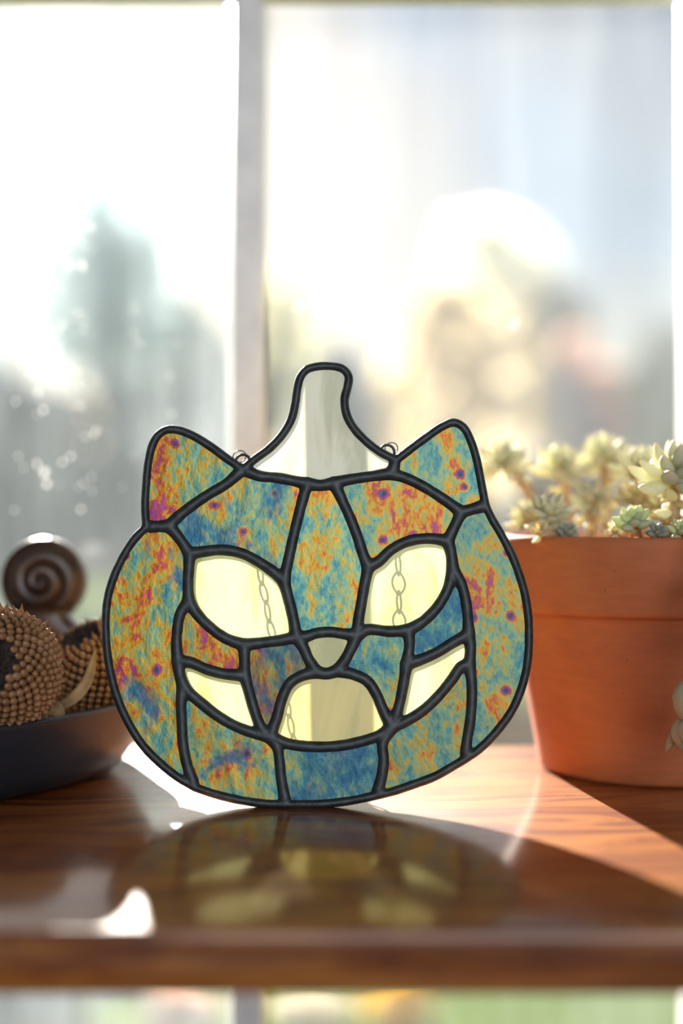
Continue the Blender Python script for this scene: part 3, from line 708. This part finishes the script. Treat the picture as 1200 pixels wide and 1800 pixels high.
def seed_head(label, c, rad, axis, squash, n, p0, p1, sz, base_z, seed, group='dried seed heads in the dark dish', dark_r=30):
    rs = random.Random(seed)
    b = Vector((c[0], c[1], base_z)); t = empty('dried_seed_head', b); tag(t, label, 'seed head', group)
    ax = Vector(axis).normalized(); qa = ax.to_track_quat('Z', 'Y'); cc = Vector(c) - b
    bm = bmesh.new(); bmesh.ops.create_icosphere(bm, subdivisions=4, radius=rad * .96)
    for v in bm.verts:
        pol = math.acos(max(-1, min(1, v.co.z / (rad * .96))))
        dent = 1 - .22 * math.exp(-(pol / R(dark_r)) ** 2)
        v.co = qa @ (Vector((v.co.x, v.co.y, v.co.z * squash)) * dent) + cc
    link('core', bm_mesh(bm), mat_core, t)
    far = []; items = []
    for i in range(n):
        f = (i + .5) / n; cz = math.cos(R(p0)) + (math.cos(R(p1)) - math.cos(R(p0))) * f
        pol = math.acos(cz); az = i * 2.399963 + seed
        u = Vector((math.sin(pol) * math.cos(az), math.sin(pol) * math.sin(az), math.cos(pol)))
        dent = 1 - .22 * math.exp(-(pol / R(dark_r)) ** 2)
        p = qa @ Vector((u.x * rad * dent * .97, u.y * rad * dent * .97, u.z * rad * squash * dent * .97))
        nrm = (qa @ Vector((u.x, u.y, u.z / squash))).normalized()
        items.append((p + cc, nrm, pol))
    eye = Vector((0, 0, HC)) - b
    items.sort(key=lambda q: -(q[1].dot((eye - q[0]).normalized())))
    bmf = bmesh.new()
    for i, (p, nrm, pol) in enumerate(items):
        up = ax - nrm * ax.dot(nrm); up = up.normalized() if up.length > 1e-4 else nrm.orthogonal().normalized()
        x = up.cross(nrm); q = Matrix((x, up, nrm)).transposed().to_quaternion() @ Quaternion((1, 0, 0), R(rs.uniform(-14, 2)))
        s3 = sz * rs.uniform(.88, 1.1)
        me = scB if (nrm.z > .55 and rs.random() < .55) else scA
        if i < 290:
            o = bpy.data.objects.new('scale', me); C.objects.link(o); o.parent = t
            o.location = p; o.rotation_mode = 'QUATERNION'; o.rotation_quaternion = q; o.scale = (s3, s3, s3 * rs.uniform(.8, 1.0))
        else:
            mt_ = Matrix.Translation(p) @ q.to_matrix().to_4x4() @ Matrix.Diagonal((s3, s3, s3 * .9, 1))
            k0 = len(bmf.verts); vv = [bmf.verts.new(mt_ @ vtx.co) for vtx in scA.vertices]
            for pl_ in scA.polygons: bmf.faces.new([vv[z] for z in pl_.vertices])
    o = link('rear_scales', bm_mesh(bmf), mat_scale, t); tag(o, kind='stuff')
    # chaff in the hollow crown
    bmc = bmesh.new()
    for i in range(420):
        pol = R(dark_r * 1.25 * math.sqrt(rs.random())); az = rs.uniform(0, 6.283)
        u = Vector((math.sin(pol) * math.cos(az), math.sin(pol) * math.sin(az), math.cos(pol)))
        dent = 1 - .22 * math.exp(-(pol / R(dark_r)) ** 2)
        p = qa @ Vector((u.x * rad * dent * .97, u.y * rad * dent * .97, u.z * rad * squash * dent * .97)) + cc
        d = (qa @ (u + Vector((rs.gauss(0, .6), rs.gauss(0, .6), .2)))).normalized() * rad * rs.uniform(.06, .17); sd_ = d.orthogonal().normalized() * rad * .022; s2 = d.cross(sd_).normalized() * rad * .016
        va = [bmc.verts.new(p + sd_), bmc.verts.new(p - sd_ * .5 + s2), bmc.verts.new(p - sd_ * .5 - s2), bmc.verts.new(p + d)]
        bmc.faces.new(va[:3]); [bmc.faces.new((va[i_], va[(i_ + 1) % 3], va[3])) for i_ in range(3)]
    o = link('chaff', bm_mesh(bmc), mat_chaff, t, smooth=False); tag(o, kind='stuff')
    # stalk down to the dish
    st = catmull([cc - ax * rad * squash * .7, Vector((cc.x * .2, cc.y * .2, .006)) + Vector((rad * .3, rad * .2, 0)), Vector((rad * .4, rad * .2, .0022))], .002)
    link('stalk', tubemesh(st, .0022, 8), mat_husk, t)
    return t, cc, b
def husk(t, pts, wd, b):
    pts = [Vector(p) - b for p in pts]; cs = [Vector(p) for p in catmull(pts, .0012)]; n_ = len(cs)
    vs, fs = [], []
    for i, p in enumerate(cs):
        f = i / (n_ - 1); tg = (cs[min(i + 1, n_ - 1)] - cs[max(0, i - 1)]).normalized()
        sd_ = tg.cross(Vector((0, -1, .25))).normalized(); nm = tg.cross(sd_)
        ww = wd * (math.sin(math.pi * (.12 + .86 * f)) ** .7)
        for k, (u, h) in enumerate(((-1, .12), (-.5, -.12), (0, -.22), (.5, -.12), (1, .12), (.5, -.30), (0, -.42), (-.5, -.30))):
            vs.append(p + sd_ * ww * u + nm * ww * h * -1.2)
    for i in range(n_ - 1):
        for k in range(8): fs.append((i * 8 + k, i * 8 + (k + 1) % 8, (i + 1) * 8 + (k + 1) % 8, (i + 1) * 8 + k))
    fs.append(tuple(range(8))); fs.append(tuple((n_ - 1) * 8 + k for k in range(8))[::-1])
    link('husk', mesh(vs, fs), mat_husk, t)
t1, cc1, b1 = seed_head('large dried seed head with neat brown scales and a dark hollow crown, leftmost', P(-2, 1178, .502), .0205, (-.10, -.85, .24), .98, 640, 36, 168, .00275, .0046, 1, dark_r=40)
husk(t1, [P(66, 1252, .512), P(88, 1262, .516), P(112, 1270, .516)], .0024, b1)
husk(t1, [P(78, 1238, .520), P(98, 1247, .516), P(114, 1256, .514)], .0032, b1)
t2, cc2, b2 = seed_head('second dried seed head, between the large one and the stained glass', P(170, 1176, .553), .0186, (-.35, -.35, .85), 1.0, 520, 30, 168, .00232, .0050, 5)
husk(t2, [P(92, 1246, .529), P(128, 1228, .523), P(152, 1200, .524), P(168, 1142, .531)], .0022, b2)
t3, cc3, b3 = seed_head('third dried seed head lying at the left of the dish beyond the picture edge', Vector((-.222, .548, .026)), .0185, (-.5, -.1, .8), 1.0, 420, 30, 168, .0025, .0055, 9)

# ------------------------------------------------------------------ scroll ornament
mw = M('dark_carved_wood'); v = mw.coords((1, 1, 1)); g = mw.noise(v, 60, 4, 1.0)
mat_scroll = mw.fin(mw.pbr(Base_Color=mw.ramp(g, [(.3, (.018, .009, .006)), (.6, (.055, .023, .011)), (.8, (.13, .052, .018))]), Roughness=.33, Coat_Weight=.45, Coat_Roughness=.32, Normal=mw.bump(g, .1, .0006)))
SD = .603
cS = P(74, 1021, SD); bS = Vector((cS.x + .004, SD, .0046))
scr = empty('scroll_ornament', bS); tag(scr, 'dark carved wooden scroll curled like a snail shell, rising behind the seed heads', 'ornament')
pts, rads = [], []
turns = 2.1
for i in range(150):
    f = i / 149; th = R(-62) + 2 * math.pi * turns * (1 - f) * 1.0
    # outer end at f = 0, bottom right; winds in clockwise
    th = R(-55) + 2 * math.pi * turns * f
    rr_ = .0122 * (1 - f) ** 1.0 + .0006
    tr_ = .0036 * (1 - f) ** .45 + .0008
    pts.append(Vector((cS.x + (rr_) * math.cos(th), SD - .007 * f, cS.z + rr_ * math.sin(th))) - bS); rads.append(tr_ * .98)
link('coil', tubemesh(pts, rads, 14, sx=1.0), mat_scroll, scr)
# drum between the coil's turns, so that it reads as one carved block
dr = [(0, -.0085), (.0130, -.0088), (.0165, -.0072), (.0180, -.0035), (.0184, 0), (.0182, .004), (.0168, .0075), (.012, .0085), (0, .0085)]
me = lathe(dr, 64); o = link('drum', me, mat_scroll, scr); o.rotation_euler = (R(90), 0, 0); o.location = cS - bS + Vector((0, .0058, 0))
# flared neck from the coil down to the foot
def outline(z):   # (xl, xr) of the neck at height z
    pass
lv = [(1062, 25, 122), (1080, 34, 124), (1095, 44, 138), (1108, 48, 160), (1118, 46, 176), (1132, 44, 180), (1160, 42, 176), (1200, 40, 170), (1260, 38, 170), (1305, 34, 176)]
vs, fs = [], []
nk = 20
for (py, xl, xr) in lv:
    a_, b_ = P(xl, py, SD + .004), P(xr, py, SD + .004); cxx = (a_ + b_) / 2; hw = (b_ - a_).x / 2
    for k in range(nk):
        t = 2 * math.pi * k / nk; q = .6
        cx_, sy_ = math.cos(t), math.sin(t)
        vs.append(Vector((cxx.x + hw * math.copysign(abs(cx_) ** q, cx_), cxx.y + .0095 * math.copysign(abs(sy_) ** q, sy_), max(cxx.z, .0050))) - bS)
m_ = len(lv)
for i in range(m_ - 1):
    for k in range(nk): fs.append((i * nk + k, i * nk + (k + 1) % nk, (i + 1) * nk + (k + 1) % nk, (i + 1) * nk + k))
fs.append(tuple(range(nk))); fs.append(tuple((m_ - 1) * nk + k for k in range(nk))[::-1])
link('neck', mesh(vs, fs), mat_scroll, scr)
hp = catmull([P(140, 1126, SD + .004) - bS, P(190, 1134, SD + .004) - bS, P(250, 1150, SD) - bS, P(305, 1128, SD - .004) - bS, P(340, 1098, SD - .006) - bS], .002); n2 = len(hp)
link('hidden_tail', tubemesh(hp, [.0058 * (1 - .5 * (i / n2) ** 2) if i < n2 - 2 else .002 for i in range(n2)], 16, sx=1.0), mat_scroll, scr)  # unseen end, shaped to throw the shadow edge on the shelf's left

# ------------------------------------------------------------------ garden outside
GZ = -1.0
mg = M('lawn'); v = mg.coords((1, 1, 1)); g1 = mg.noise(v, 1.2, 4); g2 = mg.noise(v, 25, 4)
colg = mg.mixc(.5, mg.ramp(g1, [(.3, (.06, .10, .025)), (.7, (.11, .17, .045))]), mg.ramp(g2, [(.3, (.03, .055, .015)), (.7, (.13, .16, .05))]))
mat_lawn = mg.fin(mg.pbr(Base_Color=colg, Roughness=1.0, Specular_IOR_Level=0.0))
me = boxmesh(-60, 60, GY + .1, 150, GZ - .5, GZ); lw_ = link('ground', me, mat_lawn, smooth=False); tag(lw_, 'sunlit green lawn beyond the window', 'lawn', kind='structure')

def foliage(name_, c, rad, n, leaf, mat, rs, parent, flat=0.0):
    """leaves scattered through lobed crown volume"""
    lobes = [(Vector(c), Vector(rad) * .72)]
    for i in range(9):
        d = Vector((rs.gauss(0, 1), rs.gauss(0, 1), rs.gauss(0, 1))).normalized()
        lobes.append((Vector(c) + Vector((d.x * rad[0], d.y * rad[1], d.z * rad[2])) * .55, Vector(rad) * rs.uniform(.34, .52)))
    vs, fs = [], []
    for i in range(n):
        lc, lr = rs.choice(lobes)
        d = Vector((rs.gauss(0, 1), rs.gauss(0, 1), rs.gauss(0, 1))).normalized() * rs.uniform(.55, 1.0)
        d = Vector([math.copysign(abs(q) ** .7, q) for q in d])
        p = lc + Vector((d.x * lr.x, d.y * lr.y, d.z * lr.z))
        a_ = Vector((rs.gauss(0, 1), rs.gauss(0, 1), rs.gauss(0, 1))).normalized(); b_ = a_.orthogonal().normalized(); s3 = leaf * rs.uniform(.7, 1.3)
        k = len(vs); vs += [p - a_ * s3, p + b_ * s3 * .5, p + a_ * s3, p - b_ * s3 * .5]; fs.append((k, k + 1, k + 2, k + 3))
    o = link(name_, mesh(vs, fs), mat, parent, smooth=False); tag(o, kind='stuff'); return o
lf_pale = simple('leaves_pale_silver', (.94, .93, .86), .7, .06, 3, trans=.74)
mat_bark = simple('bark', (.12, .09, .07), .9, .3, 20, .5)
def tree(label, px0, px1, pyt, pyb, d, mat, n, leaf, seed, group='garden trees and shrubs beyond the window'):
    if mat is not lf_dark: n = int(n * (.85 if mat is lf_hazy else .42))
    rs = random.Random(seed); xc = ((px0 + px1) / 2 - 600) / FPX * d; hw = (px1 - px0) / 2 / FPX * d
    zt = HC - (pyt - 900) / FPX * d; zb = HC - (pyb - 900) / FPX * d
    t = empty('garden_tree', (xc, d, GZ)); tag(t, label, 'tree', group)
    cz = (zt + zb) / 2 - GZ; hz = (zt - zb) / 2
    foliage('crown', (0, 0, cz), (hw, hw * .8, hz), n, leaf, mat, rs, t)
    pts = catmull([(0, 0, -.05), (.05 * hw, 0, cz * .4), (-.04 * hw, 0, cz)], .3); m2 = len(pts)
    link('trunk', tubemesh(pts, [hw * (.14 - .07 * i / m2) for i in range(m2)], 10), mat_bark, t)
    for i in range(5):
        a_ = i * 1.3 + seed; link('branch', tubemesh([(0, 0, cz * (.45 + .08 * i)), (hw * .4 * math.cos(a_), hw * .4 * math.sin(a_), cz * (.7 + .08 * i))], [hw * .05, hw * .02], 6), mat_bark, t)
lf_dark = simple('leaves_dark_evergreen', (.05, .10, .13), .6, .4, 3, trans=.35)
lf_hazy = simple('leaves_haze_pale', (.76, .84, .86), .7, .12, 3, trans=.72)  # haze before the tree is put into this pale leaf colour
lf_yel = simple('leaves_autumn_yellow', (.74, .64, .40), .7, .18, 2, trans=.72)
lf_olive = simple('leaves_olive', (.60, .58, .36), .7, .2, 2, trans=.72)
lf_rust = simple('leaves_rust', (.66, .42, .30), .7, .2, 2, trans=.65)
tree('broad haze-paled tree highest in the left pane', 10, 350, 225, 800, 26, lf_hazy, 3200, .2, 1)
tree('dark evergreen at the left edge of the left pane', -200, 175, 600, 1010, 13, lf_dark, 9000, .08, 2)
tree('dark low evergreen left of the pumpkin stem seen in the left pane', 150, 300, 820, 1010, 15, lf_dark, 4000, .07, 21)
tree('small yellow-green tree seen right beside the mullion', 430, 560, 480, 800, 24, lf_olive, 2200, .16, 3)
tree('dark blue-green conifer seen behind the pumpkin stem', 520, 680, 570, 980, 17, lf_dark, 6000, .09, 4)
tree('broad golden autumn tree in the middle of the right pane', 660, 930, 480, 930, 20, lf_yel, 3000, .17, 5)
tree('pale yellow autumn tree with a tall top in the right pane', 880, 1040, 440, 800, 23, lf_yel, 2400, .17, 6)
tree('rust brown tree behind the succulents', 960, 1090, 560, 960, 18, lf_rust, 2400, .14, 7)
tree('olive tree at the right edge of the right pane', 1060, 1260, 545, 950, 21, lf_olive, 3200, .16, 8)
# clipped hedge at the end of the lawn
hd = empty('hedge', (-2, 28, GZ)); tag(hd, 'long clipped dark green hedge closing the lawn behind the trees', 'hedge')
rs = random.Random(77); vs, fs = [], []
for i in range(16000):
    p = Vector((rs.uniform(-11, 12), rs.uniform(-.6, .6), rs.uniform(0, 2.1 + .15 * math.sin(i)))); a_ = Vector((rs.gauss(0, 1), rs.gauss(0, 1), rs.gauss(0, 1))).normalized(); b_ = a_.orthogonal().normalized(); s3 = .12
    k = len(vs); vs += [p - a_ * s3, p + b_ * s3 * .6, p + a_ * s3, p - b_ * s3 * .6]; fs.append((k, k + 1, k + 2, k + 3))
o = link('hedge_leaves', mesh(vs, fs), lf_dark, hd, smooth=False); tag(o, kind='stuff')
link('hedge_core', boxmesh(-11, 12, -.4, .4, -.02, 1.9, bev=.1), lf_dark, hd)
# houses
mat_pale = simple('pale_clapboard', (.52, .50, .48), .8, .08, 2); mat_pink = simple('pinkish_brick', (.38, .26, .22), .85, .15, 3); mat_roof = simple('pale_shingle_roof', (.46, .44, .42), .8, .1, 2)
mat_wing = simple('house_window_glass', (.06, .08, .1), .1, .1, 2)
def house(label, px0, px1, py_eave, py_ridge, d, mwall, seed):
    x0, x1 = (px0 - 600) / FPX * d, (px1 - 600) / FPX * d; ze = HC - (py_eave - 900) / FPX * d; zr = HC - (py_ridge - 900) / FPX * d
    t = empty('house', ((x0 + x1) / 2, d, GZ)); tag(t, label, 'house'); hw = (x1 - x0) / 2; he = ze - GZ; hr = zr - GZ; dp = 6
    vs = [(-hw, 0, 0), (hw, 0, 0), (hw, 0, he), (0, 0, hr), (-hw, 0, he), (-hw, dp, 0), (hw, dp, 0), (hw, dp, he), (0, dp, hr), (-hw, dp, he)]
    link('walls', mesh(vs, [(0, 1, 2, 3, 4), (9, 8, 7, 6, 5), (0, 4, 9, 5), (1, 6, 7, 2), (4, 3, 8, 9), (3, 2, 7, 8)]), mwall, t, smooth=False)
    for s_ in (-1, 1):
        e = .3; dz = (hr - he) / hw * e
        a_ = [(s_ * (hw + e), -e, he - dz), (0, -e, hr), (0, dp + e, hr), (s_ * (hw + e), dp + e, he - dz)]
        vs = [(x, y, z + .02) for x, y, z in a_] + [(x, y, z + .2) for x, y, z in a_]
        link('roof', mesh(vs, [(3, 2, 1, 0), (4, 5, 6, 7), (0, 1, 5, 4), (1, 2, 6, 5), (2, 3, 7, 6), (3, 0, 4, 7)]), mat_roof, t, smooth=False)
    for fx in (-.5, .5):
        for fz in (.35, .75):
            link('window', boxmesh(fx * hw - .35, fx * hw + .35, -.06, .02, he * fz - .45, he * fz + .45), mat_wing, t, smooth=False)
house('pale house between the trees in the left pane', 195, 400, 600, 480, 30, mat_pale, 1)
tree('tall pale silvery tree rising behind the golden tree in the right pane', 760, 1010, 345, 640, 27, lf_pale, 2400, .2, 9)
house('brick house low behind the succulents', 1020, 1300, 700, 620, 50, mat_pink, 3)
# flower clumps on the lawn seen under the shelf
def clump(label, px, py, hw, hz, mat, n, seed, leaf=.02):
    d = (HC - GZ) * FPX / (py - 900); rs = random.Random(seed); x = (px - 600) / FPX * d
    t = empty('flower_clump', (x, d, GZ)); tag(t, label, 'shrub')
    foliage('foliage', (0, 0, hz), (hw, hw, hz), n, leaf, mat, rs, t)
    bm = bmesh.new()
    link('stems', tubemesh([(0, 0, -.02), (0, 0, hz * 1.2)], [.012, .005], 6), mat_bark, t)
clump('yellow leafy clump on the lawn seen under the shelf', 700, 1810, .085, .05, simple('bright_yellow_leaves', (.75, .52, .06), .6, .2, 5, trans=.3), 2500, 1)
clump('pale cream flower clump beside the yellow one', 545, 1806, .085, .045, simple('cream_flowers', (.70, .66, .52), .6, .15, 5, trans=.3), 2200, 2)
clump('dark green shrub on the lawn at the left under the shelf', 40, 1800, .26, .13, lf_dark, 12000, 3)
clump('rusty shrub under the shelf left of the mullion', 310, 1800, .09, .05, lf_rust, 2500, 4)
